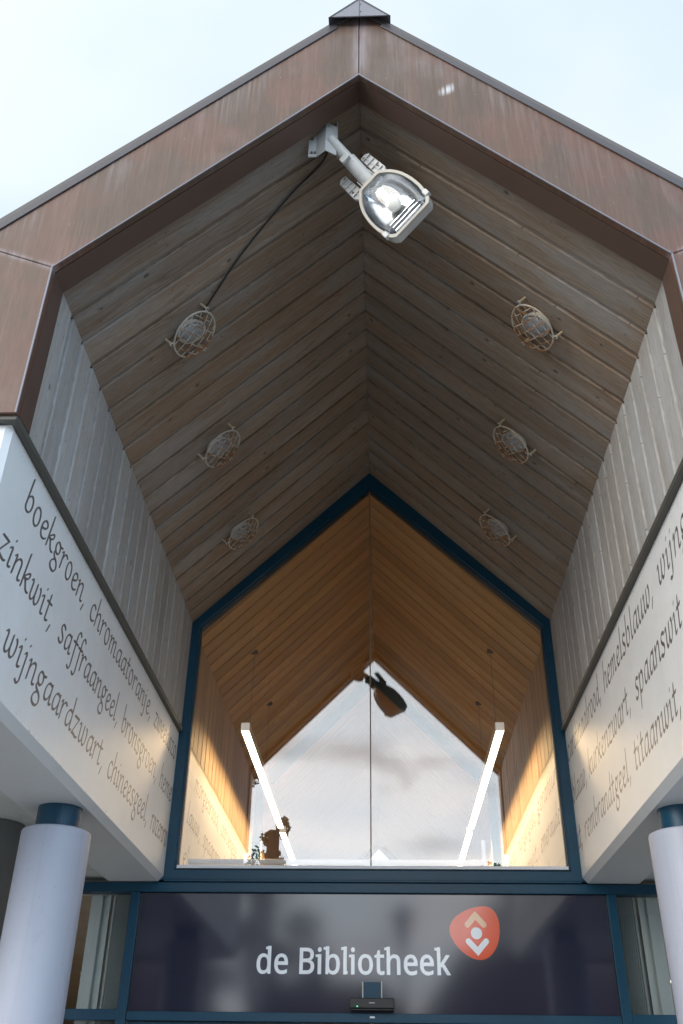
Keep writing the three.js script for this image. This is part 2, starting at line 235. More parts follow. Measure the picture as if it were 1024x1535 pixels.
// copper fascia, its dark return, flashing, ridge cap, roof
{
  const F = 3.134, xi = 1.154, yi = 4.337, ya = 5.502, xo = 1.51, yo = 4.486, yt = 6.012, yb = 3.637, gap = 0.0015;
  const panelUV = (g) => { const p = g.attributes.position, uv = g.attributes.uv; for (let i = 0; i < p.count; i++) uv.setXY(i, (p.getX(i) + 1.6) / 3.2, (p.getY(i) - 3.5) / 2.7); return g; };
  const fold = (pts, w) => pts;
  for (const s of [-1, 1]) {
    const o = (pts) => (s < 0 ? pts : pts.map(([x, y]) => [-x, y]).reverse());
    part('fascia_panel', panelUV(prism(o([[-gap, ya], [-gap, yt], [-xo, yo + gap], [-xi, yi + gap]]), F - 0.03, F, null, 0.003)), M.copper, lib, s < 0 ? 'streaked brown metal fascia panel on the slope above the corner lamp bracket' : 'brown metal fascia panel on the slope with a white bird dropping');
    part('fascia_panel', panelUV(prism(o([[-xi, yi - gap], [-xo, yo - gap], [-xo, yb], [-xi, yb]]), F - 0.03, F, null, 0.003)), M.copper, lib);
    // bright folded lip along the lower edge
    part('fascia_lip', prism(o([[0, ya - 0.001], [0, ya + 0.007], [-xi + 0.003, yi + 0.008], [-xi, yi - 0.001]]), F + 0.0005, F + 0.005), M.cap, lib);
    part('fascia_lip', prism(o([[-xi, yi - 0.002], [-xi - 0.006, yi + 0.002], [-xi - 0.006, yb], [-xi, yb]]), F + 0.0005, F + 0.005), M.cap, lib);
    part('fascia_return', prism(o([[0, ya + 0.0005], [0, ya + 0.075], [-xi - 0.06, yi + 0.014], [-xi - 0.0005, yi]]), 3.001, F - 0.031), M.darkReturn, lib);
    part('fascia_return', prism(o([[-xi - 0.0005, yi - 0.001], [-xi - 0.06, yi + 0.012], [-xi - 0.06, HT + 0.028], [-xi - 0.0005, HT + 0.028]]), 3.001, F - 0.031), M.darkReturn, lib);
    part('edge_flashing', prism(o([[-0.10, yt - 0.144], [-0.10, yt - 0.100], [-xo - 0.03, yo - 0.033], [-xo - 0.03, yo - 0.077]]), F + 0.001, F + 0.007, null, 0.002), M.flashing, lib);
    part('roof_panel', prism(o([[0, yt - 0.015], [0, yt + 0.022], [-xo - 0.06, yo - 0.033], [-xo - 0.06, yo - 0.07]]), ZE - 0.4, F + 0.006), M.roof, lib);
    part('outer_wall', prism(o([[-xo, yo - 0.08], [-xo, 3.56], [-xo + 0.03, 3.56], [-xo + 0.03, yo - 0.06]]), ZE - 0.3, F - 0.032), M.copper, lib);
  }
  const cap = part('ridge_cap', prism([[-0.130, 5.894], [0.136, 5.894], [0.003, 6.036]], F + 0.036, F + 0.042, null, 0.002), M.cap, lib, 'small blue-grey triangular metal cap at the ridge');
  part('cap_cover', prism([[-0.139, 5.887], [-0.132, 5.887], [0.003, 6.032], [0.138, 5.887], [0.145, 5.887], [0.003, 6.042]], ZE, F + 0.0445), M.flashing, cap);
  part('cap_seam', box(0.001, 0.004, 5.897, 6.028, F + 0.042, F + 0.0435), M.flashing, cap);
  for (const y of [5.93, 5.99]) part('rivet', new THREE.SphereGeometry(0.003, 8, 6).translate(0.008, y, F + 0.0425), M.bolt, cap);
}

// porch ceiling and walls, hall ceiling and walls, all boarded
const deckGeo = (s, z0, z1, t0, t1) => prism((s < 0 ? (p) => p : (p) => p.map(([x, y]) => [-x, y]).reverse())([[0, hR + t0 / cs], [0, hR + t1 / cs], [-W - 0.08, hE - 0.08 * sn / cs + t1 / cs], [-W - 0.08, hE - 0.08 * sn / cs + t0 / cs]]), z0, z1);
for (const s of [-1, 1]) {
  const pc = part('porch_ceiling', deckGeo(s, 0.004, 2.999, 0.041, 0.06), M.deck, lib, 'weathered grey board ceiling slope of the porch');
  boards(pc, 'slope', s, D, 0.003, outProfile, greyTints);
  const pw = part('porch_wall', s < 0 ? box(-W - 0.06, -W - 0.041, HT + 0.03, hE + 0.03, 0.004, 2.999) : box(W + 0.041, W + 0.06, HT + 0.03, hE + 0.03, 0.004, 2.999), M.deck, lib, 'weathered vertical board wall of the porch above the beam');
  boards(pw, 'wall', s, D, 0.003, outProfile, bleachedTints, HT + 0.03);
  const hc = part('hall_ceiling', deckGeo(s, ZE, -0.095, 0.027, 0.05), M.deck, lib, 'warm oiled board ceiling slope inside the hall');
  boards(hc, 'slope', s, -0.1, ZI, inProfile, warmTints);
  boardMass(hc, 'slope', s, ZI - 0.05, ZE, inProfile, warmTints[2]);
  const hw = part('hall_wall', s < 0 ? box(-W - 0.05, -W - 0.027, 3.66, hE + 0.03, ZE, -0.095) : box(W + 0.027, W + 0.05, 3.66, hE + 0.03, ZE, -0.095), M.deck, lib, 'oiled vertical board wall inside the hall');
  boards(hw, 'wall', s, -0.1, ZI, inProfile, warmTints, 3.645);
  boardMass(hw, 'wall', s, ZI - 0.05, ZE, inProfile, warmTints[2], 3.645);
}

// ---------------------------------------------------------------- written panels: a slim italic hand drawn with a broad nib
const GLY = {
  a: [0.66, 'M.5 .9C.22 1.1 .03 .65 .08 .22C.12 -.06 .36 .02 .5 .55', 'M.53 1L.5 .16Q.5 -.03 .66 .1'], b: [0.62, 'M.12 1.75L.09 .25C.15 -.1 .5 0 .5 .55C.5 1.05 .25 1.1 .1 .6'],
  c: [0.52, 'M.46 .84C.36 1.1 .05 .98 .07 .42C.09 -.1 .35 -.05 .5 .17'], d: [0.66, 'M.5 .9C.22 1.1 .03 .65 .08 .22C.12 -.06 .36 .02 .5 .55', 'M.54 1.75L.5 .16Q.5 -.03 .66 .1'],
  e: [0.54, 'M.09 .44C.3 .5 .48 .66 .44 .86C.38 1.1 .05 .96 .07 .4C.09 -.1 .36 -.05 .52 .2'], f: [0.46, 'M.62 1.6C.52 1.84 .32 1.76 .29 1.3L.22 -.3C.2 -.6 .05 -.66 -.06 -.5', 'M.06 .97L.5 1'],
  g: [0.62, 'M.28 1C.05 1 .04 .36 .26 .36C.52 .36 .52 1 .28 1', 'M.16 .42C.02 .2 .14 .1 .32 .02C.58 -.1 .56 -.62 .24 -.64C-.08 -.62 -.04 -.2 .26 0', 'M.42 .9L.62 .98'],
  h: [0.64, 'M.13 1.75L.06 0', 'M.09 .5C.2 1 .5 1.15 .48 .7L.46 .16Q.46 -.03 .62 .1'], i: [0.34, 'M0 .84Q.12 1.04 .14 .88L.12 .16Q.12 -.03 .28 .1', 'M.2 1.38L.21 1.42'],
  j: [0.34, 'M.02 .86Q.12 1.04 .14 .88L.1 -.3C.09 -.6 -.06 -.66 -.16 -.5', 'M.2 1.38L.21 1.42'], k: [0.6, 'M.13 1.75L.06 0', 'M.09 .5C.26 .8 .52 1.15 .46 .8C.42 .6 .26 .52 .16 .52', 'M.2 .52C.36 .36 .34 -.02 .6 .08'],
  l: [0.32, 'M.13 1.75L.1 .16Q.1 -.03 .26 .1'], m: [0.92, 'M0 .85Q.09 1.02 .1 .88L.06 0', 'M.09 .5C.18 1 .42 1.12 .41 .74L.38 0', 'M.4 .5C.5 1 .74 1.12 .72 .74L.7 .16Q.7 -.03 .86 .1'],
  n: [0.64, 'M0 .85Q.09 1.02 .1 .88L.06 0', 'M.09 .5C.2 1 .5 1.15 .48 .7L.46 .16Q.46 -.03 .62 .1'], o: [0.6, 'M.28 1C0 1 -.02 0 .26 0C.56 0 .56 1 .28 1'],
  p: [0.62, 'M0 .85Q.09 1.04 .1 .88L.04 -.7', 'M.08 .5C.16 1.05 .5 1.12 .5 .56C.5 0 .2 -.1 .07 .16'], r: [0.46, 'M0 .85Q.09 1.02 .1 .88L.06 0', 'M.09 .5C.18 .9 .3 1.12 .47 .9'],
  s: [0.5, 'M.43 .87C.32 1.08 .08 1 .1 .76C.12 .5 .4 .5 .38 .23C.36 -.06 .1 -.05 .02 .13'], t: [0.4, 'M.18 1.42L.13 .16Q.13 -.03 .32 .12', 'M0 .97L.38 1'],
  u: [0.66, 'M0 .85Q.1 1.04 .11 .85L.09 .26C.1 -.1 .36 0 .47 .5', 'M.52 1L.48 .16Q.48 -.03 .64 .1'], w: [0.86, 'M0 .88Q.11 1.06 .12 .8L.1 .26C.12 -.1 .36 0 .42 .5L.44 1', 'M.42 .36C.42 -.1 .7 -.05 .75 .5C.77 .8 .75 .96 .66 1'],
  z: [0.56, 'M.05 .95L.46 .97L.02 .04C.2 .16 .36 -.1 .54 .07'], ',': [0.3, 'M.14 .1L.04 -.3'], ' ': [0.3],
};
function strokePoints(d) {
  const tok = d.match(/[MLQC]|-?\.?\d+(?:\.\d+)?/g), out = []; let i = 0, cmd = '', p = [0, 0]; const num = () => parseFloat(tok[i++]);
  while (i < tok.length) {
    if (/[MLQC]/.test(tok[i])) cmd = tok[i++];
    const q = [p]; for (let k = 0; k < { M: 1, L: 1, Q: 2, C: 3 }[cmd]; k++) q.push([num(), num()]);
    const e = q[q.length - 1]; if (cmd === 'M') { p = e; out.push([p]); continue; }
    for (let k = 1; k <= 40; k++) { const t = k / 40; let c = q; while (c.length > 1) c = c.slice(1).map((b, n) => [lerp(c[n][0], b[0], t), lerp(c[n][1], b[1], t)]); out[out.length - 1].push(c[0]); }
    p = e;
  }
  return out;
}
const LX0 = 0, PXM = 660;    // pixels a metre on the panels
function drawWord(ctx, word, x, base, width, unit, ink) {
  let adv = 0; for (const ch of word) adv += GLY[ch][0] + 0.07; const hs = width / adv, nib = 0.15 * unit * PXM, sl = 0.2; let cx = x;
  ctx.strokeStyle = ink; ctx.lineCap = 'round'; ctx.lineJoin = 'round'; ctx.lineWidth = Math.max(1.2, nib * 0.42);
  const nx = Math.cos(0.7) * nib * 0.5, ny = Math.sin(0.7) * nib * 0.5;
  for (const ch of word) {
    for (const d of GLY[ch].slice(1)) for (const pl of strokePoints(d)) for (let o = -1; o <= 1; o += 0.5) {
      ctx.beginPath(); pl.forEach(([gx, gy], n) => { const X = (cx + gx * hs + gy * unit * sl) * PXM + nx * o, Y = base - gy * unit * PXM - ny * o; n ? ctx.lineTo(X, Y) : ctx.moveTo(X, Y); }); ctx.stroke();
    }
    cx += (GLY[ch][0] + 0.07) * hs;
  }
}
const PY0 = HB + 0.03, PY1 = HT;
function panelTexture(length, words, ink, seed) {
  const w = Math.round(length * PXM), h = Math.round((PY1 - PY0) * PXM), cv = document.createElement('canvas'); cv.width = w; cv.height = h; const ctx = cv.getContext('2d'), r = rng(seed);
  ctx.fillStyle = 'rgb(224,225,224)'; ctx.fillRect(0, 0, w, h);
  for (let i = 0; i < 500; i++) { const a = 0.012 + 0.02 * r(), l = r() < 0.5; ctx.fillStyle = l ? `rgba(238,239,240,${a})` : `rgba(170,172,168,${a})`; const x = r() * w, y = r() * h, q = 10 + 80 * r(); ctx.beginPath(); ctx.ellipse(x, y, q, q * (0.4 + r()), r() * 3, 0, 7); ctx.fill(); }
  for (let i = 0; i < 34; i++) { ctx.fillStyle = `rgba(120,118,108,${0.02 + 0.05 * r()})`; const x = r() * w; ctx.fillRect(x, r() * h * 0.5, 0.8 + 1.6 * r(), 40 + 260 * r()); }
  for (let i = 0; i < 60; i++) { ctx.fillStyle = `rgba(90,86,76,${0.15 + 0.3 * r()})`; ctx.beginPath(); ctx.arc(r() * w, r() * h, 0.6 + 1.3 * r(), 0, 7); ctx.fill(); }
  for (let i = 0; i < 900; i++) { ctx.fillStyle = `rgba(84,76,60,${0.05 + 0.22 * r()})`; const q = r(); ctx.beginPath(); ctx.ellipse(r() * w, q * q * q * 26, 0.7 + 3 * r(), 0.6 + 1.2 * r(), 0, 0, 7); ctx.fill(); }
  for (let i = 0; i < 70; i++) { ctx.fillStyle = `rgba(104,98,84,${0.1 + 0.3 * r()})`; const q = r(); ctx.beginPath(); ctx.ellipse(r() * w, h - q * q * 10, 1 + 5 * r(), 0.6 + 1.4 * r(), 0, 0, 7); ctx.fill(); }
  for (const [word, row, from, to] of words) drawWord(ctx, word, from, (PY1 - [3.435, 3.185, 2.93][row]) * PXM, to - from, 0.083, ink);
  const t = new THREE.CanvasTexture(cv); t.colorSpace = THREE.SRGBColorSpace; t.anisotropy = 8; return t;
}
// x runs along the reading direction, from the outer end on the left side and from the window on the right side
const LEN = 3.07, leftWords = [['boekgroen,', 0, 2.86, 2.06], ['chromaatoranje,', 0, 1.99, 0.73], ['zweedszo', 0, 0.65, 0.03], ['zinkwit,', 1, 2.98, 2.38], ['saffraangeel,', 1, 2.30, 1.33], ['bronsgroen,', 1, 1.27, 0.44], ['heme', 1, 0.36, 0.02], ['wijngaardzwart,', 2, 2.78, 1.46], ['chineesgeel,', 2, 1.39, 0.53], ['rozenro', 2, 0.45, 0.02]].map(([t, r, a, b]) => [t, r, LEN - a, LEN - b]);
const rightWords = [['cardinaalrood,', 0, 0.0, 1.03], ['hemelsblauw,', 0, 1.10, 2.14], ['wijngaard', 0, 2.22, 3.04], ['blauw,', 1, 0.0, 0.45], ['kurkenzwart,', 1, 0.51, 1.55], ['spaanswit,', 1, 1.64, 2.46], ['zinkgr', 1, 2.56, 3.04], ['it,', 2, 0, 0.14], ['rembrandtgeel,', 2, 0.22, 1.38], ['titaanwit,', 2, 1.45, 2.23], ['boekgr', 2, 2.34, 2.95]];
const hallLeft = [['morgenrood,', 0, 0.43, 1.37], ['citroengeel,', 0, 1.48, 2.33], ['spaans', 0, 2.42, 3.0], ['lauw,', 1, 0.28, 0.74], ['spaansrood,', 1, 0.84, 1.75], ['bronsgroen,', 1, 1.84, 2.75], ['el,', 2, 0.28, 0.5], ['titaanwit,', 2, 0.6, 1.4], ['rozenrood,', 2, 1.5, 2.4]];
const hallRight = [['citroengeel,', 0, 2.5, 3.4], ['morgengeel,', 0, 1.45, 2.38], ['geranium', 0, 0.5, 1.36].slice(0, 4), ['smaragd', 1, 2.55, 3.3], ['citroenwit,', 1, 1.5, 2.45].slice(0, 4), ['emeraude', 1, 0.6, 1.36], ['hemels', 2, 1.0, 1.7]].map(([t, r, a, b]) => [t, r, 3.45 - b, 3.45 - a]);
const quad = (a, b, c, d) => { const g = new THREE.BufferGeometry(); g.setAttribute('position', new THREE.Float32BufferAttribute([...a, ...b, ...c, ...a, ...c, ...d], 3)); g.setAttribute('uv', new THREE.Float32BufferAttribute([0, 0, 1, 0, 1, 1, 0, 0, 1, 1, 0, 1], 2)); g.computeVertexNormals(); return g; };
function columnShape() { const g = new THREE.LatheGeometry([[0, 0.004], [0.144, 0.004], [0.145, 0.01], [0.145, 2.638], [0.142, 2.646], [0.134, 2.65], [0, 2.65]].map((p) => new THREE.Vector2(...p)), 64), p = g.attributes.position, uv = g.attributes.uv; for (let i = 0; i < p.count; i++) uv.setY(i, p.getY(i) / 2.66); return g; }
const ink = 'rgb(100,94,92)';
for (const s of [-1, 1]) {
  // white beam: chamfered below, open on the written side, which the lettered face closes
  const ch = 0.028, xs = [BX, BX, BX + ch, 1.492, 1.492, BX], ys = [HT, PY0, HB, HB, HT, HT], zf = 3.09, zc = LEN, pos = [];
  const P = (i, z) => [s * xs[i], ys[i], z];
  const sq = (a, b, c, d) => pos.push(...a, ...b, ...c, ...a, ...c, ...d);
  for (let i = 1; i < 5; i++) sq(P(i, 0.004), P(i, i === 0 ? zc : zf), P(i + 1, zf), P(i + 1, 0.004));
  // bevelled front edge and front face
  const fx = BX + 0.02; sq([s * BX, PY0, zc], [s * BX, HT, zc], [s * fx, HT, zf], [s * fx, PY0, zf]); sq([s * fx, HB + ch, zf], [s * fx, HT, zf], [s * 1.492, HT, zf], [s * 1.492, HB, zf]); pos.push(s * fx, PY0, zf, s * 1.492, HB, zf, s * (BX + ch), HB, zf); pos.push(s * BX, PY0, zc, s * fx, PY0, zf, s * BX, PY0, zf);
  const g = new THREE.BufferGeometry(); g.setAttribute('position', new THREE.Float32BufferAttribute(pos, 3)); g.computeVertexNormals();
  const beam = part('lettered_beam', metreUV(g), M.white, lib, s < 0 ? 'white beam with Dutch colour names, boekgroen at its outer end' : 'white beam with Dutch colour names, rembrandtgeel in its lowest row');
  const tex = panelTexture(LEN, s < 0 ? leftWords : rightWords, ink, s < 0 ? 3 : 4);
  const near = s < 0 ? LEN : 0.004, far = s < 0 ? 0.004 : LEN;
  part('lettered_face', quad([s * BX, PY0, near], [s * BX, PY0, far], [s * BX, PY1, far], [s * BX, PY1, near]), std({ map: tex, roughness: 0.38, bumpMap: grainBump, bumpScale: 0.0002 }), beam);
  part('beam_trim', s < 0 ? box(-W - 0.05, -W + 0.013, HT + 0.001, HT + 0.029, 0.03, 3.12, 0.004) : box(W - 0.013, W + 0.05, HT + 0.001, HT + 0.029, 0.03, 3.12, 0.004), M.trim, beam, 'dark metal trim along the top of the beam');
  part('front_trim', s < 0 ? box(-1.50, -W - 0.052, HT + 0.001, HT + 0.018, 2.98, 3.125, 0.003) : box(W + 0.052, 1.50, HT + 0.001, HT + 0.018, 2.98, 3.125, 0.003), M.cap, beam);
  // interior lettered panels
  const hx = s * (W - 0.004), n2 = s < 0 ? -0.1 : -3.55, f2 = s < 0 ? -3.55 : -0.1;
  const hp = part('hall_panel', s < 0 ? box(-W - 0.03, -W + 0.0025, 2.76, 3.638, ZE, -0.095) : box(W - 0.0025, W + 0.03, 2.76, 3.638, ZE, -0.095), M.hallPlaster, lib, 'cream lettered wall panel inside the hall');
  part('lettered_face', quad([hx, PY0, n2], [hx, PY0, f2], [hx, PY1, f2], [hx, PY1, n2]), std({ map: panelTexture(3.1, s < 0 ? hallLeft : hallRight, 'rgb(134,118,96)', 8 + s), roughness: 0.5 }), hp);
  // columns
  const col = part('column', columnShape(), M.column, lib, 'round pale lavender-grey column with a dark blue neck');
  col.position.set(s * 1.322, 0, 1.518); part('column_neck', new THREE.CylinderGeometry(0.094, 0.094, 0.096, 48).translate(0, 2.6995, 0), M.blue, col);
  const back = part('inner_column', metreUV(new THREE.CylinderGeometry(0.14, 0.14, 2.768, 48).translate(0, 1.388, 0)), M.darkColumn, lib, 'dark grey round column standing behind the pale one'); back.position.set(s * 1.752, 0, 1.13);
  // flat canopies beside the beam with a joint between
  part('canopy', s < 0 ? box(-5.2, -1.506, 2.776, 3.55, ZE, 3.04) : box(1.506, 5.2, 2.776, 3.55, ZE, 3.04), M.soffit, lib, 'white flat canopy outside the lettered beam');
  part('canopy_joint', s < 0 ? box(-1.505, -1.493, 2.79, 3.5, 0.01, 3.0) : box(1.493, 1.505, 2.79, 3.5, 0.01, 3.0), M.gasket, lib);
}

// ---------------------------------------------------------------- gable window over the entrance
{
  const outer = [[-W - 0.06, 2.757], [W + 0.06, 2.757], [W + 0.06, hE + 0.02], [0, hR + 0.08], [-W - 0.06, hE + 0.02]];
  const ring = (d) => [[-1.123 + d, 2.813 + d], [-1.123 + d, 4.339 - d * 0.4], [0, 5.442 - d * 1.42], [1.123 - d, 4.339 - d * 0.4], [1.123 - d, 2.813 + d]];
  const fr = part('gable_window', prism(outer, -0.092, 0, ring(0), 0.003), M.blue, lib, 'large gable shaped window in a dark blue frame');
  part('inner_bead', prism(ring(-0.002).slice().reverse(), -0.088, -0.022, ring(0.008)), M.blue, fr);
  part('gasket', prism(ring(0.0075).slice().reverse(), -0.07, -0.036, ring(0.011)), M.gasket, fr);
  part('white_bead', box(-1.113, 1.113, 2.8225, 2.840, -0.034, -0.004, 0.002), M.bead, fr);
  for (const s of [-1, 1]) for (const z of [-0.044, -0.062]) {
    const p = s < 0 ? [[-1.114, 2.824], [-0.004, 2.824], [-0.004, 5.425], [-1.114, 4.335]] : [[0.004, 2.824], [1.114, 2.824], [1.114, 4.335], [0.004, 5.425]];
    part('pane', new THREE.ShapeGeometry(new THREE.Shape(p.map((q) => new THREE.Vector2(...q)))).translate(0, 0, z), M.coated, fr);
  }
  part('glass_joint', box(-0.0035, 0.0035, 2.829, 5.42, -0.066, -0.040), M.seam, fr);
  part('inner_sill', box(-1.16, 1.16, 2.77, 2.80, -0.42, -0.094, 0.004), M.bead, fr);
  part('white_pipe', rod([-1.08, 2.893, -0.17], [0.66, 2.893, -0.17], 0.017), M.bead, fr);
  part('pipe_support', rod([0.66, 2.80, -0.17], [0.66, 3.02, -0.17], 0.012), M.bead, fr);
  for (const x of [-1.06, -0.4, 0.2]) part('pipe_support', rod([x, 2.80, -0.17], [x, 2.89, -0.17], 0.008), M.bead, fr);
  // second dark frame inside the hall and the glazed far gable
  const ring2 = [[-1.09, 2.2], [-1.09, 4.30], [0, 5.40], [1.09, 4.30], [1.09, 2.2]], out2 = [[-W - 0.04, 2.2], [W + 0.04, 2.2], [W + 0.04, hE + 0.02], [0, hR + 0.06], [-W - 0.04, hE + 0.02]];
  part('hall_frame', prism([[-W - 0.04, 0.05], [-1.09, 0.05], [-1.09, 4.30], [0, 5.405], [1.09, 4.30], [1.09, 0.05], [W + 0.04, 0.05], [W + 0.04, hE + 0.02], [0, hR + 0.06], [-W - 0.04, hE + 0.02]], ZI - 0.048, ZI - 0.002), M.blue, lib, 'dark blue frame inside the hall');
  const fg = part('far_gable_window', prism(out2.map(([x, y]) => [x, y]), ZE - 0.05, ZE, ring2), M.blue, lib, 'glazed gable at the far end of the hall');
  part('pane', new THREE.ShapeGeometry(new THREE.Shape(ring2.map((q) => new THREE.Vector2(...q)))).translate(0, 0, ZE - 0.03), M.clear, fg);
}

// ---------------------------------------------------------------- entrance front below: transom, mullions, side windows, doors
{
  const ef = part('entrance_frame', box(-4.9, 4.9, 2.694, 2.7465, -0.10, -0.004, 0.003), M.blue, lib, 'dark blue transom and posts of the entrance front');
  part('transom_ledge', box(-1.175, 1.175, 2.7475, 2.7565, -0.08, 0.012, 0.002), M.blue, ef);
  part('lower_rail', box(-1.302, 1.302, 2.052, 2.096, -0.10, -0.006, 0.003), M.blue, ef);
  for (const s of [-1, 1]) {
    part('mullion', s < 0 ? box(-1.355, -1.304, 0.02, 2.693, -0.11, -0.002, 0.003) : box(1.304, 1.355, 0.02, 2.693, -0.11, -0.002, 0.003), M.blue, ef);
    part('side_rail', s < 0 ? box(-3.05, -1.356, 2.052, 2.104, -0.10, -0.008, 0.003) : box(1.356, 3.05, 2.052, 2.104, -0.10, -0.008, 0.003), M.blue, ef);
    part('end_post', s < 0 ? box(-3.11, -3.051, 0.02, 2.693, -0.11, -0.004, 0.003) : box(3.051, 3.11, 0.02, 2.693, -0.11, -0.004, 0.003), M.blue, ef);
    const x0 = s < 0 ? -3.048 : 1.358, x1 = x0 + 1.69, mid = (x0 + x1) / 2;
    part('side_window', new THREE.PlaneGeometry(1.69, 0.586).translate(mid, 2.399, -0.05), M.clear, ef); part('side_window', new THREE.PlaneGeometry(1.69, 2.0).translate(mid, 1.05, -0.05), M.clear, ef);
    const door = part('door_leaf', prism([[s * 0.006, 0.03], [s * 1.298, 0.03], [s * 1.298, 2.048], [s * 0.006, 2.048]], -0.095, -0.04, [[s * 0.08, 0.15], [s * 0.08, 1.99], [s * 1.22, 1.99], [s * 1.22, 0.15]]), M.blue, ef);
    part('door_glass', new THREE.PlaneGeometry(1.138, 1.838).translate(s * 0.65, 1.07, -0.07), M.clear, door);
    part('brick_wall', s < 0 ? box(-5.2, -3.112, 0.004, 2.775, -0.3, -0.02) : box(3.112, 5.2, 0.004, 2.775, -0.3, -0.02), M.brick, lib);
    part('room_wall', s < 0 ? box(-5.2, -5.0, 0.004, 2.775, ZE - 0.25, -0.302) : box(5.0, 5.2, 0.004, 2.775, ZE - 0.25, -0.302), M.hallPlaster, lib);
    part('room_ceiling', s < 0 ? box(-4.99, -W - 0.031, 2.752, 2.775, ZE, -0.112) : box(W + 0.031, 4.99, 2.752, 2.775, ZE, -0.112), M.ceilingTile, lib);
  }
  part('back_panel', box(-1.30, 1.30, 2.10, 2.75, -0.16, -0.13), M.hallPlaster, ef);
  part('room_floor', box(-4.99, 4.99, 0.006, 0.018, ZE, -0.112), M.carpet, lib);
  part('end_wall', box(-5.2, 5.2, 0.004, 2.195, ZE - 0.25, ZE - 0.06), M.hallPlaster, lib); part('end_wall', box(-5.2, -W - 0.045, 2.196, 2.775, ZE - 0.25, ZE - 0.06), M.hallPlaster, lib); part('end_wall', box(W + 0.045, 5.2, 2.196, 2.775, ZE - 0.25, ZE - 0.06), M.hallPlaster, lib);
}

// ---------------------------------------------------------------- sign
{
  const w = 2048, h = 470, cv = document.createElement('canvas'); cv.width = w; cv.height = h; const c = cv.getContext('2d'), X = (x) => (x + 1.302) / 2.604 * w, Y = (y) => (2.692 - y) / 0.594 * h, k = w / 2.604;
  c.fillStyle = 'rgb(40,43,60)'; c.fillRect(0, 0, w, h);
  // lettering, one glyph at a time, with the short slabs the lettering has on its upright stems
  const base = Y(2.285), size = 0.176 * k; c.fillStyle = 'rgb(236,241,247)'; c.font = `${size}px sans-serif`; c.lineJoin = 'round'; c.strokeStyle = c.fillStyle; c.lineWidth = size * 0.028;
  const text = 'de Bibliotheek', full = c.measureText(text).width, sc = (X(0.425) - X(-0.632)) / full; let x = 0;
  for (const g of text) {
    const cx = X(-0.632) + x * sc; c.save(); c.translate(cx, base); c.scale(sc, 1); c.fillText(g, 0, 0); c.strokeText(g, 0, 0);
    const asc = -size * 0.76, xh = -size * 0.545, st = size * 0.085, slab = (px, py, l, q) => c.fillRect(px, py, l, q);
    if ('bhkl'.includes(g)) slab(-size * 0.005, asc, size * 0.1, st * 0.95); if (g === 'd') slab(size * 0.335, asc, size * 0.12, st * 0.95); if (g === 'i') slab(-size * 0.005, xh, size * 0.1, st * 0.9);
    if (g === 'l') slab(size * 0.1, -st * 0.95, size * 0.12, st * 0.95);
    c.restore(); x += c.measureText(g).width;
  }
  // emblem: rounded shield with a roof, a dot and an open book
  const ex = (u) => X(0.429 + u * 0.276), ey = (v) => Y(2.632 - v * 0.273);
  c.fillStyle = 'rgb(230,82,32)'; c.beginPath(); c.moveTo(ex(0.0), ey(0.46)); c.bezierCurveTo(ex(0.0), ey(0.16), ex(0.48), ey(0.0), ex(0.70), ey(0.0)); c.bezierCurveTo(ex(0.92), ey(0.0), ex(1.0), ey(0.18), ex(1.0), ey(0.40)); c.bezierCurveTo(ex(1.0), ey(0.72), ex(0.82), ey(1.0), ex(0.58), ey(1.0)); c.bezierCurveTo(ex(0.34), ey(1.0), ex(0.02), ey(0.72), ex(0.0), ey(0.46)); c.fill();
  c.lineCap = 'round'; c.lineJoin = 'miter'; c.lineWidth = 0.031 * k; c.strokeStyle = 'rgb(240,196,158)'; c.beginPath(); c.moveTo(ex(0.365), ey(0.35)); c.lineTo(ex(0.525), ey(0.175)); c.lineTo(ex(0.69), ey(0.35)); c.stroke();
  c.strokeStyle = c.fillStyle = 'rgb(236,241,247)'; c.beginPath(); c.moveTo(ex(0.37), ey(0.66)); c.lineTo(ex(0.545), ey(0.845)); c.lineTo(ex(0.715), ey(0.66)); c.stroke(); c.beginPath(); c.ellipse(ex(0.535), ey(0.51), 0.031 * k, 0.031 * k, 0, 0, 7); c.fill();
  const t = new THREE.CanvasTexture(cv); t.colorSpace = THREE.SRGBColorSpace; t.anisotropy = 8;
  const sg = thing('entrance_sign', 'dark navy glossy sign reading de Bibliotheek with an orange emblem above the doors', 'sign', [0, 2.097, -0.03]);
  part('sign_back', box(-1.3025, 1.3025, 0.0005, 0.596, -0.03, -0.0005), M.gasket, sg);
  part('sign_face', new THREE.PlaneGeometry(2.604, 0.594).translate(0, 0.298, 0.0005), phys({ map: t, roughness: 0.085, ior: 1.7 }), sg);
}
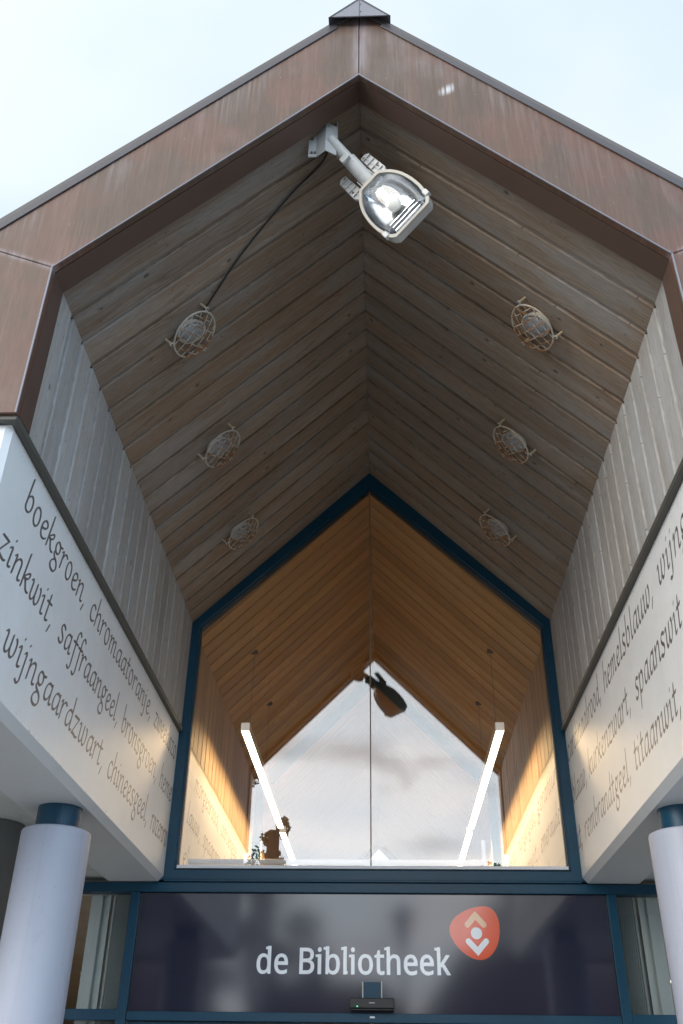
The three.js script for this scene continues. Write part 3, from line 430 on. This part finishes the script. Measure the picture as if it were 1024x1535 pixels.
// door sensor under the sign
{
  const s = thing('door_sensor', 'black door sensor box with a green light on a blue bracket below the sign lettering', 'sensor', [0.004, 2.1, 0]);
  part('housing', box(-0.117, 0.116, 0.014, 0.064, -0.028, 0.05, 0.006), M.black, s); part('visor', box(-0.115, 0.114, 0.006, 0.0135, -0.025, 0.044, 0.003), M.black, s);
  const br = part('bracket', box(-0.046, 0.046, 0.0645, 0.142, -0.028, 0.012, 0.002), M.blue, s); for (const x of [-0.036, 0.036]) part('screw', new THREE.SphereGeometry(0.004, 8, 6).translate(x, 0.128, 0.012), M.bolt, br);
  for (const x of [-0.05, 0.05]) part('bracket_flange', box(x - 0.0035, x + 0.0035, 0.0645, 0.144, -0.028, 0.018, 0.001), M.galv, br);
  part('status_light', new THREE.SphereGeometry(0.0035, 10, 8).translate(-0.078, 0.024, 0.049), std({ color: C(0.02, 0.2, 0.06), emissive: C(0.05, 1, 0.3), emissiveIntensity: 1.6 }), s);
  part('marking', box(-0.016, 0.014, 0.038, 0.043, 0.0502, 0.0507), std({ color: C(0.4, 0.4, 0.4), roughness: 0.6 }), s);
  const st = part('rail_sticker', new THREE.BoxGeometry(0.026, 0.009, 0.0006).translate(0.004, 2.078, -0.0055), M.bead, scene); st.userData = { label: 'tiny white sticker on the blue rail below the sensor', category: 'sticker' };
}

// ---------------------------------------------------------------- caged bulkhead lamps on the porch ceiling
function bulkhead() {
  const g = new THREE.Group();   // y away from the boards, z along the porch, x up the slope
  const oval = (a, b, n = 48) => { const s = new THREE.Shape(); s.absellipse(0, 0, a, b, 0, Math.PI * 2, false, 0); return s; };
  const ext = (a, b, d, y, bevel) => { const q = new THREE.ExtrudeGeometry(oval(a, b), { depth: d, bevelEnabled: true, bevelSize: bevel, bevelThickness: bevel, bevelSegments: 3, curveSegments: 32 }); q.rotateX(-Math.PI / 2); return metreUV(q.translate(0, y + bevel, 0)); };
  const tilt = 0.6, body = part('body', ext(0.076, 0.054, 0.012, 0.0, 0.005).rotateY(tilt), M.bulkheadBody, g);
  part('body_rim', new THREE.TorusGeometry(1, 0.1, 10, 48).rotateX(Math.PI / 2).scale(0.078, 0.06, 0.056).rotateY(tilt).translate(0, 0.022, 0), M.bulkheadBody, g);
  part('diffuser', new THREE.SphereGeometry(1, 32, 12, 0, Math.PI * 2, 0, Math.PI / 2).scale(0.072, 0.030, 0.050).rotateY(tilt).translate(0, 0.020, 0), M.frosted, g);
  const R = 0.120, yr = 0.045, dome = (x, z) => yr + 0.020 * (1 - (x * x + z * z) / (R * R)), rot = 0.62, c = Math.cos(rot), s = Math.sin(rot);
  const uvt = (geo, k) => { const uv = geo.attributes.uv; for (let i = 0; i < uv.count; i++) uv.setXY(i, uv.getX(i) * 0.25 + k * 0.071, uv.getY(i) * 0.02 + k * 0.133); return geo; };
  part('guard_ring', uvt(new THREE.TorusGeometry(R, 0.0042, 8, 64).rotateX(Math.PI / 2).translate(0, yr, 0), 0), M.guard, g);
  let k = 1;
  for (const fam of [0, 1]) for (let n = -2; n <= 2; n++) {
    const o = n * 0.043, half = Math.sqrt(R * R - o * o) * 0.995, pts = [];
    for (let i = 0; i <= 8; i++) { const t = -half + (half * i) / 4, a = fam ? o : t, b = fam ? t : o, x = a * c - b * s, z = a * s + b * c; pts.push([x, dome(x, z) + (fam ? 0.0024 : 0), z]); }
    part('guard_wire', uvt(tube(pts, 0.0023, 16, 6), k++), M.guard, g);
  }
  for (const deg of [45, 165, 285]) {
    const a = deg * Math.PI / 180, x = Math.cos(a), z = Math.sin(a), lug = new THREE.CylinderGeometry(0.0092, 0.0092, 0.004, 16).scale(1.35, 1, 1).rotateY(-a).translate(x * (R + 0.012), yr, z * (R + 0.012));
    part('lug', lug, M.lug, g); part('lug_screw', new THREE.CylinderGeometry(0.0045, 0.0045, 0.003, 10).translate(x * (R + 0.014), yr + 0.0036, z * (R + 0.014)), M.bolt, g); part('spacer', new THREE.CylinderGeometry(0.006, 0.006, yr - 0.0025, 12).translate(x * (R + 0.014), (yr - 0.0025) / 2, z * (R + 0.014)), M.brass, g);
  }
  return g;
}
{
  const proto = bulkhead(), spots = [[-1, 2.373, 'caged oval lamp joined by the black cable'], [-1, 1.476, 'caged oval lamp, middle of the row that starts at the black cable'], [-1, 0.584, 'caged oval lamp beside the blue gable frame, in the row with the black cable'], [1, 2.374, 'rusty caged oval lamp beside the floodlight, in the row without a cable'], [1, 1.478, 'rusty caged oval lamp, middle of the row without a cable'], [1, 0.593, 'rusty caged oval lamp beside the blue gable frame, in the row without a cable']];
  for (const [s, z, label] of spots) {
    const g = proto.clone(); g.name = numbered('bulkhead_lamp'); g.userData = { label, category: 'lamp', group: 'caged lamps on the porch ceiling' };
    const up = V(-s * cs, sn, 0), out = V(-s * sn, -cs, 0), zz = new THREE.Vector3().crossVectors(up, out);
    const p = V(s * W, hE, z).addScaledVector(up, (W - 0.812) / cs).addScaledVector(out, 0.0005);
    g.applyMatrix4(new THREE.Matrix4().makeBasis(up, out, zz).setPosition(p)); if (s < 0) { for (const ch of g.children) ch.scale.z = -1; } else for (const ch of g.children) if (ch.material === M.guard) ch.material = M.rustyGuard;
    scene.add(g);
  }
}

// ---------------------------------------------------------------- floodlight on its bracket, and its cable
{
  const a = V(0.585, -0.811, -0.012).normalize(), b0 = V(0.71, 0.507, 0.49), n = new THREE.Vector3().crossVectors(a, b0).normalize(), b = new THREE.Vector3().crossVectors(n, a).normalize();
  const far = V(0.224, 4.849, 2.882), P0 = far.clone().addScaledVector(a, -0.315);
  const f = thing('floodlight', 'pale grey floodlight with glass front on a short arm below the ridge', 'floodlight', [0, 0, 0]);
  f.applyMatrix4(new THREE.Matrix4().makeBasis(a, b, n).setPosition(P0)); f.updateMatrix();      // x to the far end, y across, z out of the glass
  const half = [[0, 0.046], [0.012, 0.066], [0.05, 0.096], [0.10, 0.118], [0.16, 0.129], [0.22, 0.130], [0.27, 0.122], [0.298, 0.112], [0.312, 0.098], [0.316, 0.084]];
  const outline = (k, dx = 0) => { const c = [0.165, 0], pts = [...half, ...half.slice().reverse().map(([x, y]) => [x, -y])]; return pts.map(([x, y]) => [c[0] + (x - c[0]) * k + dx, y * k]); };
  const dense = (k) => new THREE.CatmullRomCurve3(outline(k).map(([x, y]) => V(x, y, 0)), true, 'catmullrom', 0.35).getPoints(72).slice(0, 72).map((p) => [p.x, p.y]);
  const H = part('housing', prism(dense(1.0), -0.052, -0.004, dense(0.95), 0.003), M.floodBody, f);
  part('back_shell', (() => { const rings = [[1.0, -0.05], [0.90, -0.066], [0.70, -0.084], [0.4, -0.092], [0.02, -0.094]].map(([k, z]) => dense(k).map(([x, y]) => [x, y, z])); return loft(rings); })(), M.floodBody, H);
  part('lens_rim', prism(dense(1.02), -0.006, 0.008, dense(0.935), 0.002), M.floodRim, f);
  part('lens', loft([[0.94, 0.003], [0.90, 0.016], [0.78, 0.030], [0.5, 0.040], [0.02, 0.043]].map(([k, z]) => dense(k).map(([x, y]) => [x, y, z]))), M.lens, f);
  const refl = part('reflector', loft([[0.94, -0.006], [0.86, -0.03], [0.66, -0.056], [0.34, -0.066], [0.02, -0.067]].map(([k, z]) => dense(k).map(([x, y]) => [x, y, z]))), M.mirror, f);
  for (const x of [0.214, 0.234, 0.254]) part('reflector_step', box(x, x + 0.006, -0.075, 0.075, -0.056, -0.040, 0.002), M.mirror, refl);
  part('bulb', new THREE.SphereGeometry(0.034, 32, 20).scale(1.15, 1, 1).translate(0.162, 0, -0.026), M.bulb, f); part('bulb_holder', rod([0.055, 0, -0.03], [0.13, 0, -0.028], 0.02, 0.018, 20), M.lampWhite, f);
  for (const s of [-1, 1]) part('rim_clip', box(0.255, 0.285, s > 0 ? 0.108 : -0.132, s > 0 ? 0.132 : -0.108, -0.016, 0.013, 0.004), M.floodBody, f);
  // arm, ribs and the two side flaps
  const toLocal = (p) => p.clone().sub(P0).applyMatrix4(new THREE.Matrix4().makeBasis(a, b, n).transpose()).toArray(), bp = toLocal(V(-0.132, 5.305, 2.958));
  part('arm', rod(bp, [0.012, 0, -0.045], 0.0245, 0.0265, 28), M.floodBody, f); const mid = [0, 1, 2].map((i) => lerp(bp[i], [0.012, 0, -0.045][i], 0.42)), q2 = [0, 1, 2].map((i) => lerp(bp[i], [0.012, 0, -0.045][i], 0.98));
  part('arm_sleeve', rod(mid, q2, 0.032, 0.034, 28), M.floodBody, f);
  part('arm_clamp', new RoundedBoxGeometry(0.03, 0.045, 0.02, 2, 0.004).translate(mid[0] + 0.01, mid[1] - 0.012, mid[2] + 0.034), M.galv, f);
  for (let i = -3; i <= 3; i++) part('cooling_rib', box(-0.052, 0.006, i * 0.012 - 0.0018, i * 0.012 + 0.0018, -0.05, -0.006, 0.001), M.floodBody, f);
  for (const s of [-1, 1]) {
    const fl = part('side_flap', prism([[-0.145, s * 0.048], [-0.15, s * 0.075], [-0.138, s * 0.092], [-0.02, s * 0.098], [0.004, s * 0.086], [0.004, s * 0.044]].slice()[s < 0 ? 'slice' : 'reverse'](), -0.05, -0.03, null, 0.003), M.floodBody, f);
    for (let i = 0; i < 4; i++) part('flap_rib', box(-0.125 + i * 0.032, -0.121 + i * 0.032, s > 0 ? 0.05 : -0.092, s > 0 ? 0.092 : -0.05, -0.029, -0.022), M.floodBody, fl);
    part('flap_rib', box(-0.135, -0.005, s * 0.07 - 0.002, s * 0.07 + 0.002, -0.0285, -0.024), M.floodBody, fl); part('flap_slot', box(-0.136, -0.122, s * 0.062 - 0.006, s * 0.062 + 0.006, -0.0298, -0.0285), M.black, fl); part('flap_slot', box(-0.052, -0.042, s * 0.08 - 0.004, s * 0.08 + 0.004, -0.0298, -0.0285), M.black, fl);
  }
  // folded bracket plates against the boards
  const hat = [[-0.228, 2.940], [-0.193, 2.940], [-0.150, 2.972], [-0.104, 2.944], [-0.104, 2.939], [-0.150, 2.967], [-0.191, 2.935], [-0.228, 2.935]].map(([x, z]) => [x, -z]);
  const inv = f.matrix.clone().invert(), plate = prism(hat, 5.212, 5.412).rotateX(-Math.PI / 2).applyMatrix4(inv), br = part('bracket', plate, M.galv, f);
  part('bracket_flange', prism([[-0.104, -2.9435], [-0.0995, -2.9435], [-0.0995, -2.88], [-0.104, -2.88]], 5.27, 5.46).rotateX(-Math.PI / 2).applyMatrix4(inv), M.galv, br);
  for (const [x, y] of [[-0.213, 5.235], [-0.213, 5.33], [-0.198, 5.235]]) part('bolt', new THREE.CylinderGeometry(0.006, 0.006, 0.006, 8).rotateX(Math.PI / 2).translate(x, y, 2.943).applyMatrix4(inv), M.bolt, br);
}
function loft(rings) {
  const pos = [], n = rings[0].length; for (let r = 0; r + 1 < rings.length; r++) for (let i = 0; i < n; i++) { const j = (i + 1) % n, A = rings[r][i], B = rings[r][j], Cc = rings[r + 1][j], Dd = rings[r + 1][i]; pos.push(...A, ...B, ...Cc, ...A, ...Cc, ...Dd); }
  const g = new THREE.BufferGeometry(); g.setAttribute('position', new THREE.Float32BufferAttribute(pos, 3)); g.computeVertexNormals();
  // smooth normals by position
  const acc = new Map(), p = g.attributes.position, nn = g.attributes.normal, key = (i) => [p.getX(i), p.getY(i), p.getZ(i)].map((v) => v.toFixed(5)).join();
  for (let i = 0; i < p.count; i++) { const k = key(i), v = acc.get(k) ?? V(0, 0, 0); v.x += nn.getX(i); v.y += nn.getY(i); v.z += nn.getZ(i); acc.set(k, v); }
  for (let i = 0; i < p.count; i++) { const v = acc.get(key(i)).clone().normalize(); nn.setXYZ(i, v.x, v.y, v.z); } return metreUV(g);
}
{
  const on = (x, z, lift) => { const y = hR - Math.abs(x) * (hR - hE) / W; return [x + sn * lift, y - cs * lift, z]; };
  const c = part('floodlight_cable', tube([on(-0.165, 2.905, 0.05), on(-0.19, 2.80, 0.014), on(-0.30, 2.755, 0.012), on(-0.44, 2.68, 0.012), on(-0.58, 2.585, 0.012), on(-0.70, 2.475, 0.012), on(-0.755, 2.425, 0.014), on(-0.79, 2.385, 0.016)], 0.0046, 64, 8), M.cable, scene);
  c.userData = { label: 'black cable running over the boards from the floodlight to a caged lamp', category: 'cable' };
}

// ---------------------------------------------------------------- hanging light lines in the hall
function lightLine(s, z0, z1, label) {
  const y = 3.93, g = thing('light_line', label, 'pendant light', [s * 0.9, y, 0], 'light lines hanging in the hall'), warm = C(1, 0.665, 0.30);
  part('housing', box(-0.03, 0.03, 0.003, 0.06, z1, z0, 0.002), M.lampWhite, g);
  part('end_cap', box(-0.0305, 0.0305, 0.003, 0.0605, z0 + 0.0002, z0 + 0.004), std({ color: C(0.75, 0.75, 0.73), roughness: 0.5, emissive: C(1, 0.92, 0.80), emissiveIntensity: 0.3 }), g);
  part('light_strip', box(-0.027, 0.027, -0.0005, 0.0025, z1 + 0.004, z0 - 0.004), std({ color: C(0.8, 0.8, 0.8), emissive: C(1, 0.88, 0.68), emissiveIntensity: 6 }), g);
  for (const z of [-1.06, -2.14]) if (z < z0 && z > z1) { const top = hR - 0.9 * (hR - hE) / W - y; part('wire', rod([0, 0.06, z], [0, top - 0.01, z], 0.0015, 0.0015, 6), M.bolt, g); part('wire_hook', box(-0.025, 0.025, top - 0.03, top + 0.005, z - 0.006, z + 0.006, 0.003), M.bolt, g); }
  const l = new THREE.RectAreaLight(warm, 50, 0.054, z0 - z1 - 0.01); l.position.set(0, -0.004, (z0 + z1) / 2); l.rotation.x = -Math.PI / 2; l.name = 'light_line_glow'; g.add(l);
}
for (const s of [-1, 1]) { lightLine(s, -0.85, -3.55, s < 0 ? 'glowing light line over the panel reading morgenrood' : 'glowing light line over the hall panel opposite morgenrood'); lightLine(s, -3.72, -6.4, s < 0 ? 'light line beyond the inner blue frame, in line with the one over morgenrood' : 'light line beyond the inner blue frame, in line with the one opposite morgenrood'); }
// strip lights of the room at the sides
for (const s of [-1, 1]) for (const z of [-4.2]) {
  const g = thing('ceiling_strip_light', s < 0 ? 'white strip light on the room ceiling behind the window on the boekgroen side' : 'white strip light on the room ceiling behind the window on the rembrandtgeel side', 'ceiling light', [s * 2.2, 2.72, z], 'strip lights in the side rooms');
  part('tray', box(-0.6, 0.6, 0, 0.03, -0.06, 0.06, 0.003), M.lampWhite, g); part('light_tube', box(-0.58, 0.58, -0.008, -0.001, -0.045, 0.045), std({ color: C(0.8, 0.8, 0.8), emissive: C(1, 0.85, 0.62), emissiveIntensity: 3 }), g);
  const l = new THREE.RectAreaLight(C(1, 0.78, 0.48), 24, 1.16, 0.09); l.position.y = -0.012; l.rotation.x = -Math.PI / 2; l.name = 'strip_glow'; g.add(l);
}
// vertical blinds drawn aside behind the side windows
for (const s of [-1, 1]) {
  const g = thing('vertical_blind', s < 0 ? 'grey-green vertical blind bunched behind the window on the boekgroen side' : 'grey-green vertical blind bunched behind the window on the rembrandtgeel side', 'blind', [s * 1.38, 0.3, -0.17]);
  part('head_rail', box(s < 0 ? -1.4 : 0, s < 0 ? 0 : 1.4, 2.405, 2.44, -0.02, 0.02, 0.003), M.lampWhite, g);
  for (let i = 0; i < 11; i++) { const x = s * (0.006 + i * 0.0115 + (i > 8 ? (i - 8) * 0.035 : 0)), turn = s * (i > 8 ? 0.5 : 1.0); part('blind_slat', new THREE.BoxGeometry(0.089, 2.10, 0.0015).rotateY(turn).translate(x + s * 0.02, 1.352, 0), M.blind, g); }
}

// ---------------------------------------------------------------- what stands across the square and shows in the glass
function leafTree(name, label, x, z, trunk, clumps, seed, limbs = []) {
  const g = thing(name, label, 'tree', [x, 0, z], 'trees across the square'), r = rng(seed);
  part('trunk', mergeGeometries([tube([[0, 0, 0], [0.03, trunk * 0.4, 0.02], [-0.04, trunk * 0.8, 0], [0, trunk, 0]], 0.19, 16, 10), ...limbs.map(([y, dx, dy]) => tube([[0, y, 0], [dx * 0.5, y + dy * 0.35, 0.05], [dx, y + dy, 0]], 0.06, 10, 6))]), M.bark, g);
  const pos = []; for (const [cx, cy, cz, rx, ry] of clumps) { const n = Math.round(900 * rx * ry) + 120; for (let i = 0; i < n; i++) { const t = r() * 6.283, ph = Math.acos(2 * r() - 1), q = Math.cbrt(r()) * (0.86 + 0.28 * r()), c = V(cx + rx * q * Math.sin(ph) * Math.cos(t), cy + ry * q * Math.cos(ph), cz + rx * q * Math.sin(ph) * Math.sin(t)); const u = V(r() - 0.5, r() - 0.5, r() - 0.5).normalize().multiplyScalar(0.04 + 0.05 * r()), w = V(r() - 0.5, r() - 0.5, r() - 0.5).normalize().multiplyScalar(0.04 + 0.05 * r()); for (const p of [c.clone().add(u), c.clone().add(w), c.clone().sub(u), c.clone().add(u), c.clone().sub(u), c.clone().sub(w)]) pos.push(p.x, p.y, p.z); } }
  const geo = new THREE.BufferGeometry(); geo.setAttribute('position', new THREE.Float32BufferAttribute(pos, 3)); geo.computeVertexNormals(); part('crown', geo, M.leaf, g);
}
leafTree('pollard_tree', 'slim pollarded tree with knobbly clumps up its leader', -3.3, 24.15, 9.0, [[0.28, 9.1, 0, 0.22, 0.34], [-0.14, 8.78, 0.1, 0.27, 0.22], [-0.02, 8.3, 0, 0.25, 0.18], [0.2, 8.05, 0, 0.2, 0.18], [0.66, 7.4, 0, 0.24, 0.16], [-0.9, 6.1, 0, 0.66, 0.6], [0.95, 6.3, 0.1, 0.62, 0.5], [1.35, 5.3, 0, 0.6, 0.5], [-1.3, 4.9, 0.1, 0.6, 0.45], [0.4, 5.5, 0, 0.4, 0.4]], 4, [[4.4, -1, 1.3], [4.6, 0.9, 1.5], [4.2, 1.1, 1], [4.0, -1.1, 0.9], [6.6, 0.6, 0.8]]);
leafTree('round_tree', 'small round-headed tree beside the pollarded one', -3.85, 25.2, 7.4, [[0, 8.0, 0, 0.48, 0.70], [0.05, 7.5, 0.1, 0.55, 0.5]], 9);
leafTree('tall_tree', 'tall leafy tree reaching above the pollarded one', -4.15, 19.0, 9.0, [[0.62, 9.1, 0, 0.36, 0.30], [0.2, 9.3, 0, 0.5, 0.5], [-0.7, 9.4, 0, 1.0, 1.1], [-1.2, 8.2, 0.2, 1.0, 0.8]], 14, [[6.5, -0.8, 2], [7, 0.4, 1.8]]);
leafTree('broad_tree', 'low broad tree on the other end of the square', 3.5, 24.6, 5.8, [[0, 7.75, 0, 0.62, 0.42], [0.9, 7.2, 0, 0.8, 0.6], [0.2, 6.4, 0, 1.0, 0.8]], 23, [[4.5, 0.8, 1.8]]);
{
  const l = thing('street_lamp', 'black street lamp post with a flared lantern on the square', 'street lamp', [0.48, 0, 16.3]);
  part('post', new THREE.LatheGeometry([[0, 0.002], [0.14, 0.002], [0.14, 0.5], [0.07, 0.62], [0.055, 4.7], [0, 4.7]].map((p) => new THREE.Vector2(...p)), 20), M.post, l); part('lantern', new THREE.CylinderGeometry(0.24, 0.1, 0.55, 6).translate(0, 4.98, 0), M.post, l); part('lantern_roof', new THREE.ConeGeometry(0.32, 0.28, 6).translate(0, 5.4, 0), M.post, l);
}
for (const [x, z, w, hh, rr, label] of [[-15, 44, 13, 5.4, 3.2, 'long brick house across the square behind the pollarded tree'], [9.5, 47, 15, 5.6, 3.2, 'wide brick house across the square behind the street lamp'], [-3, 52, 10, 5.0, 2.8, 'narrow brick house set back between two others across the square']]) {
  const h = thing('brick_house', label, 'house', [x, 0, z]); part('wall', box(-w / 2, w / 2, 0.004, hh, 0, 7), M.brick, h);
  part('roof', prism([[-w / 2 - 0.3, hh + 0.002], [w / 2 + 0.3, hh + 0.002], [w / 2 - 2, hh + rr], [-w / 2 + 2, hh + rr]], -0.3, 7.3), M.tileRoof, h);
  for (let i = 0; i < 4; i++) { const wx = -w / 2 + (i + 0.5) * w / 4, wi = part('window', box(wx - 0.7, wx + 0.7, 1.0, 2.4, -0.05, -0.002), M.bead, h); part('pane', box(wx - 0.62, wx + 0.62, 1.08, 2.32, -0.06, -0.051), phys({ color: C(0.03, 0.035, 0.04), roughness: 0.08 }), wi); }
}

renderer.render(scene, camera);
